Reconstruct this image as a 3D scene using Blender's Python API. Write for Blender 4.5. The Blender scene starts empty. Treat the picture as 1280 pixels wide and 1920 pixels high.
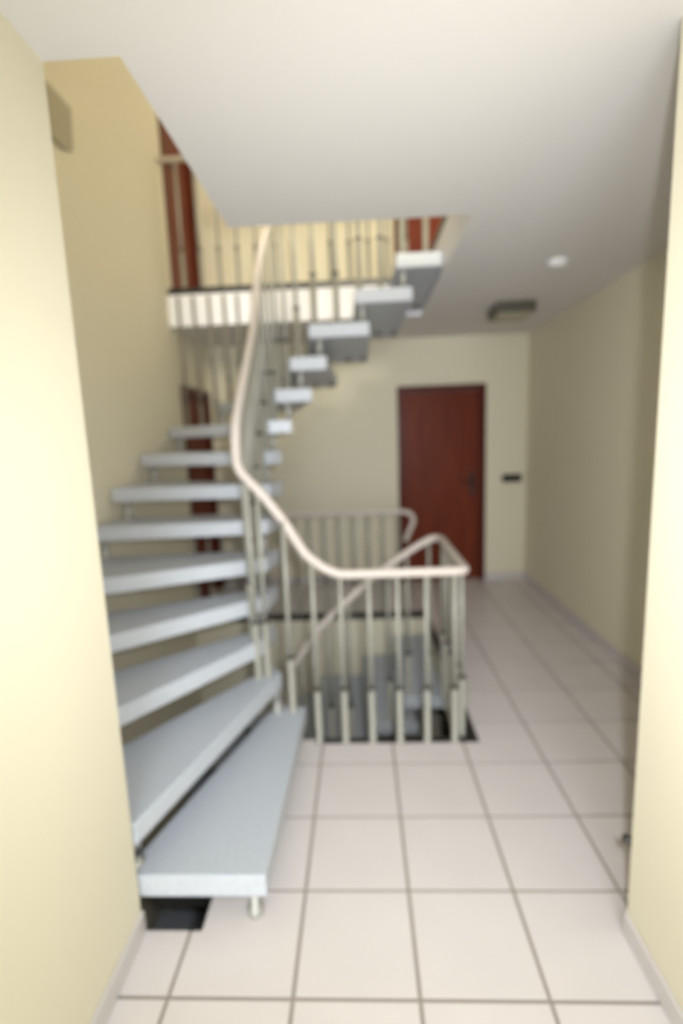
import bpy, bmesh, math, random
from mathutils import Vector, Matrix

random.seed(7)
SC = bpy.context.scene
COL = SC.collection

# ------------------------------------------------------------------ camera
EYE = 1.53
FPX = 914.8                      # focal length in pixels for the 1280 px wide frame
yaw, pitch, roll = -0.041681, 0.153624, -0.037182
fw = Vector((math.sin(yaw) * math.cos(pitch), math.cos(yaw) * math.cos(pitch), -math.sin(pitch)))
r0 = Vector((math.cos(yaw), -math.sin(yaw), 0))
u0 = r0.cross(fw)
rt = r0 * math.cos(roll) + u0 * math.sin(roll)
up = -r0 * math.sin(roll) + u0 * math.cos(roll)
cam = bpy.data.cameras.new('camera')
cam.sensor_fit = 'HORIZONTAL'
cam.sensor_width = 24.0
cam.lens = FPX * 24.0 / 1280.0
cam.clip_start = 0.02
cam.dof.use_dof = True           # the photograph is out of focus throughout: focused close, wide aperture
cam.dof.focus_distance = 0.60
cam.dof.aperture_fstop = cam.lens / 12.5
co = bpy.data.objects.new('camera', cam)
COL.objects.link(co)
co.matrix_world = Matrix(((rt.x, up.x, -fw.x, 0), (rt.y, up.y, -fw.y, 0), (rt.z, up.z, -fw.z, EYE), (0, 0, 0, 1)))
SC.camera = co

# ------------------------------------------------------------------ world, lights, exposure
SC.view_settings.view_transform = 'Standard'
SC.view_settings.look = 'None'
SC.view_settings.exposure = 0.0
SC.view_settings.gamma = 1.0
SC.view_settings.use_curve_mapping = False
world = bpy.data.worlds.new('sky')
SC.world = world
world.use_nodes = True
world.node_tree.nodes['Background'].inputs[0].default_value = (0.75, 0.85, 1.0, 1)
world.node_tree.nodes['Background'].inputs[1].default_value = 1.0


def area(name, loc, rot, sx, sy, power, color):
    l = bpy.data.lights.new(name, 'AREA')
    l.shape = 'RECTANGLE'
    l.size, l.size_y, l.energy, l.color = sx, sy, power, color
    o = bpy.data.objects.new(name, l)
    COL.objects.link(o)
    o.location, o.rotation_euler = loc, rot
    return o


# daylight through the window at the corridor's near end; upstairs a side window and an added light
area('window_daylight', (0.0, -2.40, 1.45), (math.radians(90), 0, 0), 1.15, 1.9, 90, (0.84, 0.91, 1.0))
area('upper_added_light', (0.3, -2.40, 4.1), (math.radians(90), 0, 0), 1.6, 1.4, 285, (1.0, 0.97, 0.84))  # added light to brighten the upper back wall; no window behind it
area('upper_side_window_daylight', (1.62, 4.45, 3.95), (0, math.radians(90), 0), 1.5, 0.8, 14, (1.0, 0.97, 0.84))
# the photographer's flash, held beside the lens
fl = bpy.data.lights.new('camera_flash', 'SPOT')
fl.energy, fl.shadow_soft_size, fl.color = 156, 0.03, (0.93, 0.95, 1.0)
fl.spot_size, fl.spot_blend = math.radians(122), 1.0
fo = bpy.data.objects.new('camera_flash', fl)
COL.objects.link(fo)
fo.location = (0.10, 0.0, 1.60)
fo.rotation_euler = (math.radians(79), 0, math.radians(-4))


# ------------------------------------------------------------------ materials
def mat(name, color, rough=0.6, metal=0.0, spec=0.5, noise=None, bump=0.0, bscale=200.0):
    """Principled material; noise = (scale, second colour, contrast) mixes two tones."""
    m = bpy.data.materials.new(name)
    m.use_nodes = True
    nt = m.node_tree
    b = nt.nodes['Principled BSDF']
    b.inputs['Base Color'].default_value = (*color, 1)
    b.inputs['Roughness'].default_value = rough
    b.inputs['Metallic'].default_value = metal
    b.inputs['Specular IOR Level'].default_value = spec
    tc = nt.nodes.new('ShaderNodeTexCoord')
    if noise:
        n = nt.nodes.new('ShaderNodeTexNoise')
        n.inputs['Scale'].default_value = noise[0]
        n.inputs['Detail'].default_value = 5
        nt.links.new(tc.outputs['Object'], n.inputs['Vector'])
        rmp = nt.nodes.new('ShaderNodeValToRGB')
        rmp.color_ramp.elements[0].position = 0.5 - noise[2]
        rmp.color_ramp.elements[1].position = 0.5 + noise[2]
        rmp.color_ramp.elements[0].color = (*color, 1)
        rmp.color_ramp.elements[1].color = (*noise[1], 1)
        nt.links.new(n.outputs['Fac'], rmp.inputs['Fac'])
        nt.links.new(rmp.outputs['Color'], b.inputs['Base Color'])
    if bump:
        n2 = nt.nodes.new('ShaderNodeTexNoise')
        n2.inputs['Scale'].default_value = bscale
        n2.inputs['Detail'].default_value = 4
        nt.links.new(tc.outputs['Object'], n2.inputs['Vector'])
        bp = nt.nodes.new('ShaderNodeBump')
        bp.inputs['Strength'].default_value = bump
        bp.inputs['Distance'].default_value = 0.002
        nt.links.new(n2.outputs['Fac'], bp.inputs['Height'])
        nt.links.new(bp.outputs['Normal'], b.inputs['Normal'])
    return m


def wood_mat(name, dark, light, rough=0.3):
    m = bpy.data.materials.new(name)
    m.use_nodes = True
    nt = m.node_tree
    b = nt.nodes['Principled BSDF']
    b.inputs['Roughness'].default_value = rough
    b.inputs['Specular IOR Level'].default_value = 0.12
    tc = nt.nodes.new('ShaderNodeTexCoord')
    mp = nt.nodes.new('ShaderNodeMapping')
    mp.inputs['Scale'].default_value = (14, 14, 0.9)
    n = nt.nodes.new('ShaderNodeTexNoise')
    n.inputs['Scale'].default_value = 2.2
    n.inputs['Detail'].default_value = 7
    n.inputs['Distortion'].default_value = 0.6
    rmp = nt.nodes.new('ShaderNodeValToRGB')
    rmp.color_ramp.elements[0].position, rmp.color_ramp.elements[1].position = 0.3, 0.72
    rmp.color_ramp.elements[0].color, rmp.color_ramp.elements[1].color = (*dark, 1), (*light, 1)
    nt.links.new(tc.outputs['Object'], mp.inputs['Vector'])
    nt.links.new(mp.outputs['Vector'], n.inputs['Vector'])
    nt.links.new(n.outputs['Fac'], rmp.inputs['Fac'])
    nt.links.new(rmp.outputs['Color'], b.inputs['Base Color'])
    return m


M = {}
M['wall'] = mat('cream_wall_paint', (0.80, 0.745, 0.58), 0.75, spec=0.25, bump=0.25, bscale=260)
M['ceiling'] = mat('white_ceiling_paint', (0.80, 0.775, 0.745), 0.85, spec=0.2, bump=0.15, bscale=220)
M['fascia'] = mat('white_fascia_paint', (0.90, 0.885, 0.91), 0.7, spec=0.3)
M['grout'] = mat('grey_grout', (0.34, 0.30, 0.265), 0.9, spec=0.2)
M['tile'] = mat('cream_glazed_tile', (0.75, 0.695, 0.675), 0.32, noise=(3.0, (0.69, 0.645, 0.63), 0.28), bump=0.04, bscale=40)
M['edge'] = mat('pale_terrazzo_edge', (0.50, 0.525, 0.56), 0.4, noise=(110.0, (0.56, 0.585, 0.62), 0.12))
M['tread'] = mat('grey_terrazzo', (0.45, 0.485, 0.54), 0.42, noise=(110.0, (0.53, 0.57, 0.63), 0.12), bump=0.05, bscale=120)
M['rod'] = mat('champagne_metal_paint', (0.38, 0.375, 0.32), 0.45, metal=0.15)
M['shaderod'] = mat('shade_toned_rod', (0.20, 0.18, 0.145), 0.5)  # darker rod colour for the hanging rods: their shade is put into it
M['steel'] = mat('zinc_steel', (0.42, 0.42, 0.39), 0.4, metal=0.3)
M['ring'] = mat('dark_collar', (0.05, 0.045, 0.04), 0.5)
M['handrail'] = mat('cream_plastic_handrail', (0.66, 0.585, 0.525), 0.45, spec=0.3)
M['black'] = mat('black_edge_trim', (0.018, 0.016, 0.015), 0.4)
M['wood'] = wood_mat('mahogany_veneer', (0.125, 0.022, 0.010), (0.20, 0.044, 0.018), 0.4)
M['woodframe'] = wood_mat('mahogany_frame', (0.075, 0.014, 0.008), (0.12, 0.026, 0.012))
M['base'] = mat('tile_skirting', (0.64, 0.60, 0.58), 0.35)
M['dark'] = mat('black_plastic', (0.015, 0.014, 0.014), 0.35)
M['white'] = mat('white_plastic', (0.85, 0.84, 0.83), 0.4)
M['bronze'] = mat('dark_bronze', (0.13, 0.12, 0.095), 0.4, metal=0.5)
M['frost'] = mat('olive_frosted_glass', (0.40, 0.36, 0.25), 0.35)
M['glass'] = bpy.data.materials.new('window_glass')
M['glass'].use_nodes = True
_b = M['glass'].node_tree.nodes['Principled BSDF']
_b.inputs['Transmission Weight'].default_value = 1.0
_b.inputs['Roughness'].default_value = 0.0
_b.inputs['Base Color'].default_value = (0.95, 0.98, 0.97, 1)


# ------------------------------------------------------------------ mesh helpers
def add_box(bm, a, b, mi=0):
    x0, y0, z0 = a
    x1, y1, z1 = b
    v = [bm.verts.new(p) for p in ((x0, y0, z0), (x1, y0, z0), (x1, y1, z0), (x0, y1, z0),
                                   (x0, y0, z1), (x1, y0, z1), (x1, y1, z1), (x0, y1, z1))]
    for f in ((0, 3, 2, 1), (4, 5, 6, 7), (0, 1, 5, 4), (1, 2, 6, 5), (2, 3, 7, 6), (3, 0, 4, 7)):
        bm.faces.new([v[i] for i in f]).material_index = mi


def add_prism(bm, poly, z0, z1, mi=0, side=None):
    """Vertical extrusion of a counter-clockwise plan polygon."""
    lo = [bm.verts.new((p[0], p[1], z0)) for p in poly]
    hi = [bm.verts.new((p[0], p[1], z1)) for p in poly]
    bm.faces.new(list(reversed(lo))).material_index = mi
    bm.faces.new(hi).material_index = mi
    n = len(poly)
    for i in range(n):
        j = (i + 1) % n
        bm.faces.new((lo[i], lo[j], hi[j], hi[i])).material_index = mi if side is None else side


def add_lathe(bm, c, prof, n=16):
    """Revolve (radius, z) pairs round a vertical axis through c."""
    rings = []
    for r, z in prof:
        rings.append([bm.verts.new((c[0] + r * math.cos(2 * math.pi * k / n), c[1] + r * math.sin(2 * math.pi * k / n), c[2] + z)) for k in range(n)])
    for a, b in zip(rings, rings[1:]):
        for k in range(n):
            f = bm.faces.new((a[k], a[(k + 1) % n], b[(k + 1) % n], b[k]))
            f.smooth = True
    bm.faces.new(list(reversed(rings[0])))
    bm.faces.new(rings[-1])


def catmull(P, k=8):
    P = [Vector(p) for p in P]
    out = []
    for i in range(len(P) - 1):
        a, b, c, d = P[max(i - 1, 0)], P[i], P[i + 1], P[min(i + 2, len(P) - 1)]
        for s in range(k):
            t = s / k
            out.append(0.5 * ((2 * b) + (c - a) * t + (2 * a - 5 * b + 4 * c - d) * t * t + (3 * b - a - 3 * c + d) * t ** 3))
    out.append(P[-1])
    return out


def add_tube(bm, P, r, n=14):
    P = [Vector(p) for p in P]
    Q = [P[0]]
    for p in P[1:]:
        if (p - Q[-1]).length > 1e-4:
            Q.append(p)
    P = Q
    tan = [(P[min(i + 1, len(P) - 1)] - P[max(i - 1, 0)]).normalized() for i in range(len(P))]
    nrm = tan[0].orthogonal().normalized()
    rings = []
    for i, p in enumerate(P):
        nrm = (nrm - tan[i] * nrm.dot(tan[i])).normalized()
        bi = tan[i].cross(nrm)
        rings.append([bm.verts.new(p + r * (math.cos(2 * math.pi * k / n) * nrm + math.sin(2 * math.pi * k / n) * bi)) for k in range(n)])
    for a, b in zip(rings, rings[1:]):
        for k in range(n):
            f = bm.faces.new((a[k], a[(k + 1) % n], b[(k + 1) % n], b[k]))
            f.smooth = True
    bm.faces.new(list(reversed(rings[0])))
    bm.faces.new(rings[-1])


def obj(name, bm, m, parent=None, bevel=0.0):
    if bevel:
        bmesh.ops.bevel(bm, geom=[e for e in bm.edges], offset=bevel, segments=2, affect='EDGES', profile=0.5)
    bmesh.ops.recalc_face_normals(bm, faces=bm.faces[:])
    me = bpy.data.meshes.new(name)
    bm.to_mesh(me)
    bm.free()
    for x in (m if isinstance(m, (list, tuple)) else [m]):
        me.materials.append(x)
    o = bpy.data.objects.new(name, me)
    COL.objects.link(o)
    if parent:
        o.parent = parent
        o.matrix_parent_inverse = Matrix.Translation(-world_loc(parent))
    return o


def world_loc(o):
    v = Vector(o.location)
    return v


def inst(name, src, parent, loc):
    """A part sharing the mesh of src, placed at loc under parent."""
    o = src.copy()
    o.name = name
    COL.objects.link(o)
    o.parent = parent
    o.matrix_parent_inverse = Matrix.Translation(-world_loc(parent))
    o.location = loc
    return o


def tag(o, label, cat, group=None):
    o['label'], o['category'] = label, cat
    if group:
        o['group'] = group
    return o


def struct(name, bm, m, parent=None, bevel=0.0, label=None):
    o = obj(name, bm, m, parent, bevel)
    o['kind'] = 'structure'
    if label:
        o['label'] = label
    return o


def empty(name, loc):
    o = bpy.data.objects.new(name, None)
    o.empty_display_size = 0.1
    o.location = loc
    COL.objects.link(o)
    return o


BX = lambda a, b: (lambda bm: (add_box(bm, a, b), bm)[1])(bmesh.new())

# ------------------------------------------------------------------ the setting: levels and plan
XL, XR = -1.49, 1.665            # stair hall side walls
NL, NR = -0.735, 0.767           # corridor side walls in front
YN, YB, YV = 1.305, 4.98, 4.055  # corridor end, back wall, far edge of the stairwell
YF = 2.285                       # near edge of the stairwell beside the stair
XV = -0.545                      # stairwell's side beside the lowest steps
XS = 0.515                       # right side of the stairwell
ZC, ZU = 2.45, 2.735             # ceiling, upper floor
YK = -2.5                        # near end of the corridor
TW, TD, TX, TY = 0.35037, 0.3262, -0.5812, 1.119

well = [(XL, YN), (XV, YN), (XV, YF), (XS, YF), (XS, YV), (XL, YV)]


def slab(name, z0, z1, mats, side, y_near=YK):
    """Storey slab round the stairwell: three convex plan pieces that meet edge to edge."""
    bm = bmesh.new()
    pieces = [[(NL, y_near), (NR, y_near), (NR, YN), (NL, YN)],
              [(XV, YN), (XS, YN), (XS, YF), (XV, YF)],
              [(XS, YN), (XR, YN), (XR, YB), (XS, YB)],
              [(XL, YV), (XS, YV), (XS, YB), (XL, YB)]]
    for p in pieces:
        add_prism(bm, p, z0, z1, 0, side)
    return struct(name, bm, mats)


ceiling = slab('ceiling', ZC, ZU - 0.03, [M['ceiling'], M['fascia']], 1)
ceiling['label'] = 'white ceiling with the stairwell cut out of it'
floor = slab('floor', ZC - ZU, -0.003, [M['grout'], M['wall']], 1)
floor['label'] = 'floor of cream square tiles with grey joints'
uf = slab('floor_upper', ZU - 0.03, ZU, [M['tile'], M['fascia']], 1)

# floor tiles, one object each (cut where they meet a wall or the stairwell)
GAP = 0.006
full = None
rects = []
free = [(NL, YK, NR, YN), (XV, YN, XR, YF), (XS, YF, XR, YB), (XL, YV, XS, YB)]
i0, i1 = -4, 8
j0, j1 = -12, 13
for i in range(i0, i1):
    for j in range(j0, j1):
        xa, xb = TX + i * TW + GAP, TX + (i + 1) * TW - GAP
        ya, yb = TY + j * TD + GAP, TY + (j + 1) * TD - GAP
        cuts = []
        for (fx0, fy0, fx1, fy1) in free:
            cx0, cy0, cx1, cy1 = max(xa, fx0), max(ya, fy0), min(xb, fx1), min(yb, fy1)
            if cx1 - cx0 > 0.004 and cy1 - cy0 > 0.004:
                cuts.append([cx0, cy0, cx1, cy1])
        # join neighbouring cuts of one tile that line up
        merged = True
        while merged and len(cuts) > 1:
            merged = False
            for a in range(len(cuts)):
                for b in range(len(cuts)):
                    if a == b:
                        continue
                    A, B = cuts[a], cuts[b]
                    if abs(A[1] - B[1]) < 1e-6 and abs(A[3] - B[3]) < 1e-6 and abs(A[2] - B[0]) < 0.012:
                        cuts[a] = [A[0], A[1], B[2], A[3]]
                        del cuts[b]
                        merged = True
                        break
                    if abs(A[0] - B[0]) < 1e-6 and abs(A[2] - B[2]) < 1e-6 and abs(A[3] - B[1]) < 0.012:
                        cuts[a] = [A[0], A[1], A[2], B[3]]
                        del cuts[b]
                        merged = True
                        break
                if merged:
                    break
        whole_w, whole_d = xb - xa, yb - ya
        for c in cuts:
            w, d = c[2] - c[0], c[3] - c[1]
            if full is not None and abs(w - whole_w) < 1e-5 and abs(d - whole_d) < 1e-5:
                inst('floor_tile', full, floor, ((c[0] + c[2]) / 2, (c[1] + c[3]) / 2, random.uniform(-0.0003, 0)))
                continue
            o = obj('floor_tile', BX((-w / 2, -d / 2, -0.0029), (w / 2, d / 2, 0.0)), M['tile'], floor)
            o.location = ((c[0] + c[2]) / 2, (c[1] + c[3]) / 2, random.uniform(-0.0003, 0))
            if full is None and abs(w - whole_w) < 1e-5 and abs(d - whole_d) < 1e-5:
                full = o

# walls (three storeys high, so that the stairwell is closed above and below)
ZB, ZT = ZC - ZU - ZU + 0.0, 5.22
ZBF = -ZU
D1 = (0.385, 1.26, 1.995)        # back door: x0, x1, height
D2 = (4.165, 4.94, 2.01)         # left door: y0, y1, height


def back_wall():
    bm = bmesh.new()
    y0, y1 = YB, YB + 0.16
    add_box(bm, (XL - 0.16, y0, ZBF), (D1[0], y1, ZT))
    add_box(bm, (D1[1], y0, ZBF), (XR + 0.16, y1, ZT))
    for lo, hi in ((ZBF, 0.0), (D1[2], ZU), (ZU + D1[2], ZT)):
        add_box(bm, (D1[0], y0, lo), (D1[1], y1, hi))
    return bm


def left_wall():
    bm = bmesh.new()
    x0, x1 = XL - 0.16, XL
    add_box(bm, (x0, YN - 0.16, ZBF), (x1, D2[0], ZT))
    add_box(bm, (x0, D2[1], ZBF), (x1, YB, ZT))
    for lo, hi in ((ZBF, 0.0), (D2[2], ZU), (ZU + D2[2], ZT)):
        add_box(bm, (x0, D2[0], lo), (x1, D2[1], hi))
    return bm


struct('wall_back', back_wall(), M['wall'], label='cream wall at the far end of the hall')
struct('wall_left', left_wall(), M['wall'], label='cream wall along the left side of the stairwell')
struct('wall_right', BX((XR, YN - 0.16, ZBF), (XR + 0.16, YB, ZT)), M['wall'], label='cream wall along the right side of the hall')
struct('wall_corridor_left', BX((NL - 0.16, YK, ZBF), (NL, YN, ZT)), M['wall'], label='bright cream corridor wall beside the lowest step')
struct('wall_corridor_right', BX((NR, YK, ZBF), (NR + 0.16, YN, ZT)), M['wall'], label='bright cream corridor wall ending by the open hall')
struct('wall_front_left', BX((XL, YN - 0.16, ZBF), (NL - 0.16, YN, ZT)), M['wall'])
struct('wall_front_right', BX((NR + 0.16, YN - 0.16, ZBF), (XR, YN, ZT)), M['wall'])


def near_wall():
    bm = bmesh.new()
    y0, y1 = YK - 0.16, YK
    add_box(bm, (NL - 0.16, y0, ZBF), (-0.62, y1, ZT))
    add_box(bm, (0.62, y0, ZBF), (NR + 0.16, y1, ZT))
    add_box(bm, (-0.62, y0, ZBF), (0.62, y1, 0.45))
    add_box(bm, (-0.62, y0, 2.42), (0.62, y1, ZT))
    return bm


struct('wall_near', near_wall(), M['wall'])
struct('floor_basement', BX((XL - 0.16, YK - 0.16, ZBF - 0.1), (XR + 0.16, YB + 0.16, ZBF)), M['tile'])
struct('ceiling_upper', BX((XL - 0.16, YK - 0.16, ZT), (XR + 0.16, YB + 0.16, ZT + 0.1)), M['ceiling'])

struct('wall_basement', BX((XL, YV, ZBF), (XS, YV + 0.14, ZC - ZU)), M['wall'], label='cream wall below the far stairwell edge')

# window at the near end of the corridor
wf = bmesh.new()
for a, b in (((-0.62, 0.45), (-0.56, 2.42)), ((0.56, 0.45), (0.62, 2.42)), ((-0.56, 0.45), (0.56, 0.51)), ((-0.56, 2.36), (0.56, 2.42)), ((-0.03, 0.51), (0.03, 2.36))):
    add_box(wf, (a[0], YK - 0.11, a[1]), (b[0], YK - 0.05, b[1]))
wfo = struct('window_1', wf, M['white'])
obj('pane', BX((-0.56, YK - 0.085, 0.51), (-0.03, YK - 0.079, 2.36)), M['glass'], wfo)
obj('pane', BX((0.03, YK - 0.085, 0.51), (0.56, YK - 0.079, 2.36)), M['glass'], wfo)

# black angle trim round the stairwell edges, here and one storey up
for k, z in enumerate((0.0, ZU)):
    bm = bmesh.new()
    t, h, w = 0.004, 0.045, 0.035
    add_box(bm, (XL + 0.003, YV - t, z - h), (XS, YV, z + 0.004))                # far edge, upright
    add_box(bm, (XL + 0.003, YV, z), (XS + w, YV + w, z + 0.004))                # far edge, lying
    add_box(bm, (XS - t, YF, z - h), (XS, YV - t, z + 0.004))
    add_box(bm, (XS, YF - w, z), (XS + w, YV, z + 0.004))
    add_box(bm, (-0.27, YF, z - h), (XS - t, YF + t, z + 0.004))
    add_box(bm, (-0.27, YF - w, z), (XS, YF, z + 0.004))
    add_box(bm, (XV - t, YN + 0.02, z - h), (XV, YF, z + 0.002))
    struct('trim_%d' % (k + 1), bm, M['black'], label='black edge trim round the stairwell' if k == 0 else 'black edge trim round the upper stairwell opening')

# skirting
bh, bt = 0.075, 0.012
struct('baseboard_corridor_left', BX((NL, YK, 0), (NL + bt, YN, bh)), M['base'], bevel=0.003)
struct('baseboard_corridor_right', BX((NR - bt, YK, 0), (NR, YN, bh)), M['base'], bevel=0.003)
struct('baseboard_right', BX((XR - bt, YN + bt, 0), (XR, YB, bh)), M['base'], bevel=0.003)
struct('baseboard_front_right', BX((NR, YN, 0), (XR, YN + bt, bh)), M['base'], bevel=0.003)
bm = bmesh.new()
add_box(bm, (XL, YB - bt, 0), (D1[0], YB, bh))
add_box(bm, (D1[1], YB - bt, 0), (XR - bt, YB, bh))
struct('baseboard_back', bm, M['base'])


# ------------------------------------------------------------------ doors
def door(name, label, z, axis, a0, a1, h, plane, inward, handle_at):
    """axis 'x': in the back wall, spans x; axis 'y': in the left wall, spans y. inward = sign of the wall's outside."""
    def box(p0, p1, d0, d1, za, zb):
        d0, d1 = plane + inward * d0, plane + inward * d1
        lo, hi = min(d0, d1), max(d0, d1)
        if axis == 'x':
            return BX((p0, lo, z + za), (p1, hi, z + zb))
        return BX((lo, p0, z + za), (hi, p1, z + zb))
    fwid = 0.055
    fr = bmesh.new()
    tmp = []
    for p0, p1, za, zb in ((a0, a0 + fwid, 0, h), (a1 - fwid, a1, 0, h), (a0 + fwid, a1 - fwid, h - fwid, h)):
        b = box(p0, p1, -0.012, 0.10, za, zb)
        me = bpy.data.meshes.new('tmp')
        b.to_mesh(me)
        b.free()
        fr.from_mesh(me)
        bpy.data.meshes.remove(me)
    root = struct(name, fr, M['woodframe'], label=label)
    obj('door_leaf', box(a0 + fwid + 0.003, a1 - fwid - 0.003, 0.030, 0.070, 0.006, h - fwid - 0.003), M['wood'], root, 0.003)
    pl = obj('handle_plate', box(handle_at - 0.02, handle_at + 0.02, 0.022, 0.030, 0.88, 1.12), M['dark'], root)
    s = -1 if handle_at > (a0 + a1) / 2 else 1
    d = plane + inward * 0.022
    if axis == 'x':
        pts = [(handle_at, d, z + 1.03), (handle_at, d - inward * 0.045, z + 1.03), (handle_at + s * 0.12, d - inward * 0.05, z + 1.03)]
    else:
        pts = [(d, handle_at, z + 1.03), (d - inward * 0.045, handle_at, z + 1.03), (d - inward * 0.05, handle_at + s * 0.12, z + 1.03)]
    bm = bmesh.new()
    add_tube(bm, pts, 0.010, 10)
    obj('lever', bm, M['dark'], root)
    return root


door('door_1', 'mahogany door at the far end of the hall', 0.0, 'x', D1[0], D1[1], D1[2], YB, 1, 1.135)
door('door_2', 'dark mahogany door seen through the stair treads', 0.0, 'y', D2[0], D2[1], D2[2], XL, -1, 4.27)
door('door_3', 'mahogany door on the upper landing beside the left wall', ZU, 'y', D2[0], D2[1], D2[2], XL, -1, 4.27)
door('door_4', 'mahogany door upstairs glimpsed above the top tread', ZU, 'x', D1[0], D1[1], D1[2], YB, 1, 1.135)

# ------------------------------------------------------------------ the stair
RISE = ZU / 15
TH = 0.078
OX, OY0, OY1 = -1.462, 1.322, 4.03
#        nose inner       nose outer        back outer corners ...                          back inner
TREADS = {
    1: [(-0.311, 2.285), (-0.334, OY0), (-0.80, OY0), (-0.47, 2.300)],
    2: [(-0.427, 2.295), (-0.735, OY0), (-1.25, OY0), (-0.49, 2.365)],
    3: [(-0.490, 2.305), (-1.19, OY0), (OX, OY0), (OX, 1.69), (-0.475, 2.480)],
    4: [(-0.500, 2.405), (OX, 1.62), (OX, 2.11), (-0.475, 2.580)],
    5: [(-0.510, 2.490), (OX, 2.05), (OX, 2.60), (-0.475, 2.680)],
    6: [(-0.515, 2.610), (OX, 2.53), (OX, 2.86), (-0.475, 2.800)],
    7: [(-0.520, 2.760), (OX, 2.79), (OX, 3.29), (-0.470, 2.920)],
    8: [(-0.530, 2.890), (OX, 3.22), (OX, 3.82), (-0.475, 2.975)],
    9: [(-0.545, 2.975), (OX, 3.75), (OX, OY1), (-1.06, OY1), (-0.405, 2.99)],
    10: [(-0.496, 2.99), (-1.14, OY1), (-0.50, OY1), (-0.275, 2.99)],
    11: [(-0.398, 2.99), (-0.74, OY1), (-0.165, OY1), (-0.180, 2.99)],
    12: [(-0.278, 2.99), (-0.40, OY1), (0.085, OY1), (0.079, 2.99)],
    13: [(0.000, 2.99), (-0.03, OY1), (0.315, OY1), (0.332, 2.99)],
    14: [(0.241, 2.99), (0.235, OY1), (0.505, OY1), (0.505, 2.99)],
}


def inside(poly, p):
    c = False
    n = len(poly)
    for i in range(n):
        (x0, y0), (x1, y1) = poly[i], poly[(i + 1) % n]
        if (y0 > p[1]) != (y1 > p[1]) and p[0] < (x1 - x0) * (p[1] - y0) / (y1 - y0) + x0:
            c = not c
    return c


def area2(p):
    return sum(p[i][0] * p[(i + 1) % len(p)][1] - p[(i + 1) % len(p)][0] * p[i][1] for i in range(len(p)))


def bolt(name, root, x, y, z0, z1, r=0.019, m='steel'):
    bm = bmesh.new()
    add_lathe(bm, (x, y, z0), [(r * 1.5, 0), (r * 1.5, 0.006), (r, 0.008), (r, z1 - z0 - 0.008), (r * 1.5, z1 - z0 - 0.006), (r * 1.5, z1 - z0)], 14)
    return obj(name, bm, M[m], root)


stair = empty('staircase', (-0.9, 2.6, 0.0))
parts = []
for k, P in TREADS.items():
    z = k * RISE
    poly = P if area2(P) > 0 else list(reversed(P))
    bm = bmesh.new()
    add_prism(bm, poly, z - TH, z, 0, 1)
    parts.append(obj('tread', bm, [M['tread'], M['edge']], stair, 0.005))
# spacer bolts between each tread and the next: near the inner end and near the outer end
INB = {2: (-0.45, 2.245), 3: (-0.545, 2.325), 4: (-0.555, 2.45), 5: (-0.56, 2.56), 6: (-0.56, 2.685), 7: (-0.565, 2.83),
       8: (-0.57, 2.955), 9: (-0.53, 3.03), 10: (-0.432, 3.05), 11: (-0.345, 3.05), 12: (-0.222, 3.05), 13: (0.04, 3.05), 14: (0.285, 3.05)}
OUTB = {2: (-0.765, 1.37), 3: (-1.22, 1.37), 4: (-1.41, 1.65), 5: (-1.41, 2.08), 6: (-1.41, 2.565), 7: (-1.39, 2.825),
        8: (-1.39, 3.255), 9: (-1.39, 3.785), 10: (-1.10, 3.98), 11: (-0.70, 3.98), 12: (-0.365, 3.98), 13: (-0.0, 3.98), 14: (0.27, 3.98)}
for B in (INB, OUTB):
    for k, (x, y) in B.items():
        parts.append(bolt('spacer_bolt', stair, x, y, (k - 1) * RISE, k * RISE - TH, 0.017))
for x, y in ((-0.385, 1.362), (-0.36, 2.24)):
    bm = bmesh.new()
    add_lathe(bm, (x, y, 0), [(0.022, 0), (0.026, 0.008), (0.026, 0.03), (0.018, 0.034), (0.018, RISE - TH)], 14)
    parts.append(obj('foot', bm, M['steel'], stair))
for k, (xa, xb) in {10: (-0.66, -0.54), 11: (-0.32, -0.20), 12: (-0.065, 0.053), 13: (0.165, 0.285), 14: (0.34, 0.455)}.items():
    for x in (xa, xb):
        bm = bmesh.new()
        add_lathe(bm, (x, 3.86, k * RISE - TH - 0.022), [(0.014, 0), (0.018, 0.004), (0.018, 0.022)], 10)
        parts.append(obj('nut', bm, M['bronze'], stair))
tag(stair, 'open winding stair of pale grey terrazzo treads rising to the upper floor', 'staircase')

# the flight below, going down to the basement from the same stairwell
stair2 = empty('staircase', (-0.9, 2.6, -ZU))
for p in parts:
    c = p.copy()
    COL.objects.link(c)
    c.parent = stair2
    c.matrix_parent_inverse = Matrix.Translation(-stair.location)
tag(stair2, 'shaded grey stair going down inside the railed stairwell', 'staircase')


# ------------------------------------------------------------------ railings
def make_rod(root, x, y, z0, z1, ring=0.285, r=0.0105, m='rod'):
    """A baluster: thicker sleeve below, dark collar, slim rod above."""
    bm = bmesh.new()
    add_lathe(bm, (x, y, z0 + ring), [(r, 0), (r, z1 - z0 - ring)], 12)
    o = obj('baluster', bm, M[m], root)
    bm = bmesh.new()
    add_lathe(bm, (x, y, z0), [(0.021, 0), (0.021, 0.006), (0.0165, 0.008), (0.0165, ring)], 12)
    s = obj('sleeve', bm, M[m], o)
    bm = bmesh.new()
    add_lathe(bm, (x, y, z0 + ring - 0.006), [(0.018, 0), (0.021, 0.003), (0.021, 0.012), (0.018, 0.015)], 12)
    c = obj('collar', bm, M['ring'], o)
    for q in (s, c):
        q.matrix_parent_inverse = Matrix.Identity(4)
    return o


HR = 0.0225
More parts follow.
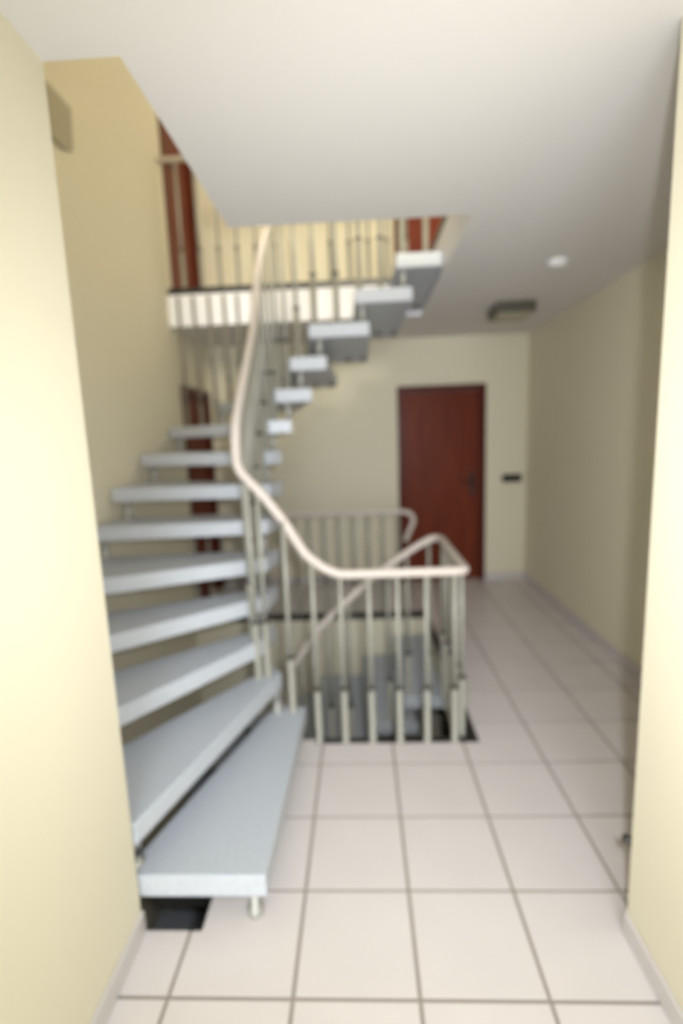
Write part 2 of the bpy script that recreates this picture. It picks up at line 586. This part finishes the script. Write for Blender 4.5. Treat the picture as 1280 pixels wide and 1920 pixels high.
# plan-and-height path of the rail that climbs with the stair (centre line)
climb = [(0.02, 2.262, 0.878), (-0.106, 2.262, 0.880), (-0.177, 2.262, 0.906), (-0.231, 2.262, 0.944), (-0.276, 2.262, 0.987), (-0.316, 2.262, 1.051),
         (-0.356, 2.262, 1.122), (-0.398, 2.262, 1.183), (-0.445, 2.262, 1.248), (-0.492, 2.262, 1.305), (-0.539, 2.262, 1.357), (-0.571, 2.268, 1.408),
         (-0.582, 2.290, 1.480), (-0.583, 2.325, 1.593), (-0.583, 2.410, 1.70), (-0.582, 2.640, 1.931), (-0.580, 2.90, 2.20), (-0.570, 3.00, 2.43),
         (-0.520, 3.035, 2.68), (-0.42, 3.04, 2.86), (-0.26, 3.04, 3.07), (0.028, 3.04, 3.335), (0.25, 3.04, 3.50), (0.40, 3.04, 3.59)]
top_end = [(0.455, 3.025, 3.612), (0.485, 2.98, 3.615), (0.487, 2.90, 3.615), (0.487, 2.36, 3.615)]
level = [(0.487, 2.90, 0.880), (0.487, 2.75, 0.880), (0.487, 2.60, 0.880), (0.487, 2.45, 0.880), (0.487, 2.34, 0.880), (0.484, 2.285, 0.880), (0.455, 2.263, 0.880), (0.38, 2.262, 0.879), (0.2, 2.262, 0.878)]
down = [(p[0], p[1], p[2] - ZU) for p in climb[9:]] + [(0.455, 3.025, 0.877), (0.485, 2.98, 0.880)]
path = catmull(down + level + climb + top_end, 6)

rail = empty('stair_railing', (0.487, 2.28, 0.0))
bm = bmesh.new()
add_tube(bm, path, HR, 16)
obj('handrail', bm, M['handrail'], rail)
CP = catmull(climb, 12)


def rail_z(x, y):
    return min(CP, key=lambda p: (p.x - x) ** 2 + (p.y - y) ** 2).z


# standing on the floor: along the front edge and round the corner
for x in (-0.248, -0.114, 0.022, 0.160, 0.297, 0.432):
    make_rod(rail, x, 2.262, 0.004, rail_z(x, 2.262) if x < -0.11 else 0.878)
for y in (2.36, 2.50, 2.645, 2.785, 2.93):
    make_rod(rail, 0.487, y, -0.14, 0.88, 0.43)
# standing on the treads: base tread number, plan position
ON = [(1, -0.372, 2.244), (2, -0.489, 2.262), (2, -0.535, 2.250), (3, -0.567, 2.325), (3, -0.578, 2.385), (4, -0.579, 2.460), (5, -0.580, 2.545),
      (5, -0.580, 2.610), (6, -0.580, 2.700), (7, -0.580, 2.800), (7, -0.580, 2.875), (8, -0.577, 2.945), (8, -0.566, 3.000), (9, -0.543, 3.022), (9, -0.512, 3.036), (10, -0.478, 3.038), (10, -0.425, 3.04),
      (11, -0.350, 3.04), (12, -0.244, 3.04), (12, -0.11, 3.04), (13, 0.028, 3.04), (13, 0.154, 3.04), (14, 0.278, 3.04), (14, 0.417, 3.04)]
for k, x, y in ON:
    make_rod(rail, x, y, k * RISE, rail_z(x, y))
for k, x, y in ON:
    if k >= 7:
        make_rod(rail, x, y, k * RISE - ZU, rail_z(x, y) - ZU)
tag(rail, 'cream tubular handrail on slim metal rods following the stair and stairwell edge', 'railing')

# gallery railing on the far edge of the stairwell, this floor
YG = YV + 0.028
back = empty('gallery_railing', (0.3, YG, 0.0))
bm = bmesh.new()
pts = [(XL + 0.004, YG, 0.885), (-1.0, YG, 0.885), (-0.3, YG, 0.885), (0.25, YG, 0.885), (0.34, YG, 0.885), (0.40, YG, 0.870), (0.432, YG, 0.825), (0.425, YG, 0.77), (0.392, YG, 0.70), (0.365, YG, 0.63)]
add_tube(bm, catmull(pts, 8), 0.021, 14)
obj('handrail', bm, M['handrail'], back)
for k in range(15):
    make_rod(back, 0.3 - 0.1255 * k, YG, 0.004, 0.885)
tag(back, 'rod railing with hooked rail end on the far stairwell edge', 'railing')

up_ = empty('gallery_railing', (0.3, YG, ZU))
bm = bmesh.new()
add_tube(bm, [(XL + 0.004, YG, ZU + 0.95), (-0.5, YG, ZU + 0.95), (0.42, YG, ZU + 0.95)], 0.021, 14)
obj('handrail', bm, M['handrail'], up_)
for k in range(13):
    make_rod(up_, 0.395 - 0.147 * k + 0.012, YG, ZU + 0.004, ZU + 0.95)
tag(up_, 'upper landing railing of pale rods above the white slab edge', 'railing')

# hanging rods between the slab edge and the corner treads
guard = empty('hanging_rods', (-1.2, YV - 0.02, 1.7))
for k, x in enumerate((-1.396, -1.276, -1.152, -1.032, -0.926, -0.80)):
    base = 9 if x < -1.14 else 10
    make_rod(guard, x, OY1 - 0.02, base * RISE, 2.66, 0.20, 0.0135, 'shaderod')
tag(guard, 'row of vertical rods coloured as in shade, hung from white slab edge above the corner treads', 'railing')

# ------------------------------------------------------------------ small fittings
lamp = empty('ceiling_lamp', (1.16, 3.885, ZC))
bm = bmesh.new()
add_box(bm, (1.02, 3.75, ZC - 0.075), (1.305, 4.02, ZC))
o = obj('frame', bm, M['bronze'], lamp, 0.008)
bm = bmesh.new()
add_box(bm, (1.04, 3.77, ZC - 0.092), (1.285, 4.0, ZC - 0.072))
obj('shade', bm, M['frost'], lamp, 0.008)
tag(lamp, 'square dark-framed ceiling lamp, unlit, in front of the far door', 'lamp')

det = empty('smoke_detector', (1.128, 2.93, ZC))
bm = bmesh.new()
add_lathe(bm, (1.128, 2.93, ZC - 0.036), [(0.036, 0), (0.046, 0.006), (0.05, 0.018), (0.055, 0.022), (0.055, 0.036)], 28)
obj('housing', bm, M['white'], det)
bm = bmesh.new()
add_lathe(bm, (1.128, 2.93, ZC - 0.039), [(0.012, 0), (0.014, 0.004)], 16)
obj('test_button', bm, M['base'], det)
tag(det, 'small round white smoke detector on the ceiling', 'detector')

wl = empty('wall_lamp', (XL, 2.69, 3.19))
bm = bmesh.new()
outline = [(2.51, 3.285), (2.51, 3.085), (2.60, 3.045), (2.72, 3.045), (2.81, 3.085), (2.81, 3.285)]
lo = [bm.verts.new((XL, y, z)) for y, z in outline]
hi = [bm.verts.new((XL + 0.018 + 0.06 * (z - 3.045), y, z)) for y, z in outline]
bm.faces.new(lo)
bm.faces.new(list(reversed(hi)))
for i in range(6):
    bm.faces.new((lo[i], hi[i], hi[(i + 1) % 6], lo[(i + 1) % 6]))
obj('shade', bm, M['frost'], wl, 0.006)
obj('wall_plate', BX((XL, 2.60, 3.12), (XL + 0.012, 2.78, 3.26)), M['bronze'], wl)
tag(wl, 'olive boxy wall lamp high on left stairwell wall', 'lamp')

sw = empty('light_switch', (1.52, YB, 1.05))
obj('plate', BX((1.425, YB - 0.012, 1.012), (1.62, YB, 1.092)), M['dark'], sw, 0.003)
for xa in (1.438, 1.498, 1.558):
    obj('rocker', BX((xa, YB - 0.017, 1.026), (xa + 0.05, YB - 0.011, 1.078)), M['dark'], sw, 0.002)
tag(sw, 'black switch plate on the cream wall right of the far door', 'switch')

for x, y, z, lab in ((NR, YN, 0.30, 'small black bracket low on end of the right corridor wall'), (NL, YN, 0.256, 'small black bracket low on end of the left corridor wall')):
    s = -1 if x > 0 else 1
    w = empty('wall_bracket', (x, y, z))
    obj('base', BX((min(x, x - s * 0.03), y, z - 0.02), (max(x, x - s * 0.03), y + 0.010, z + 0.02)), M['dark'], w, 0.002)
    bm = bmesh.new()
    add_tube(bm, [(x - s * 0.010, y + 0.010, z), (x - s * 0.002, y + 0.026, z), (x + s * 0.010, y + 0.030, z)], 0.012, 10)
    obj('pin', bm, M['dark'], w)
    tag(w, lab, 'bracket', 'black wall brackets')
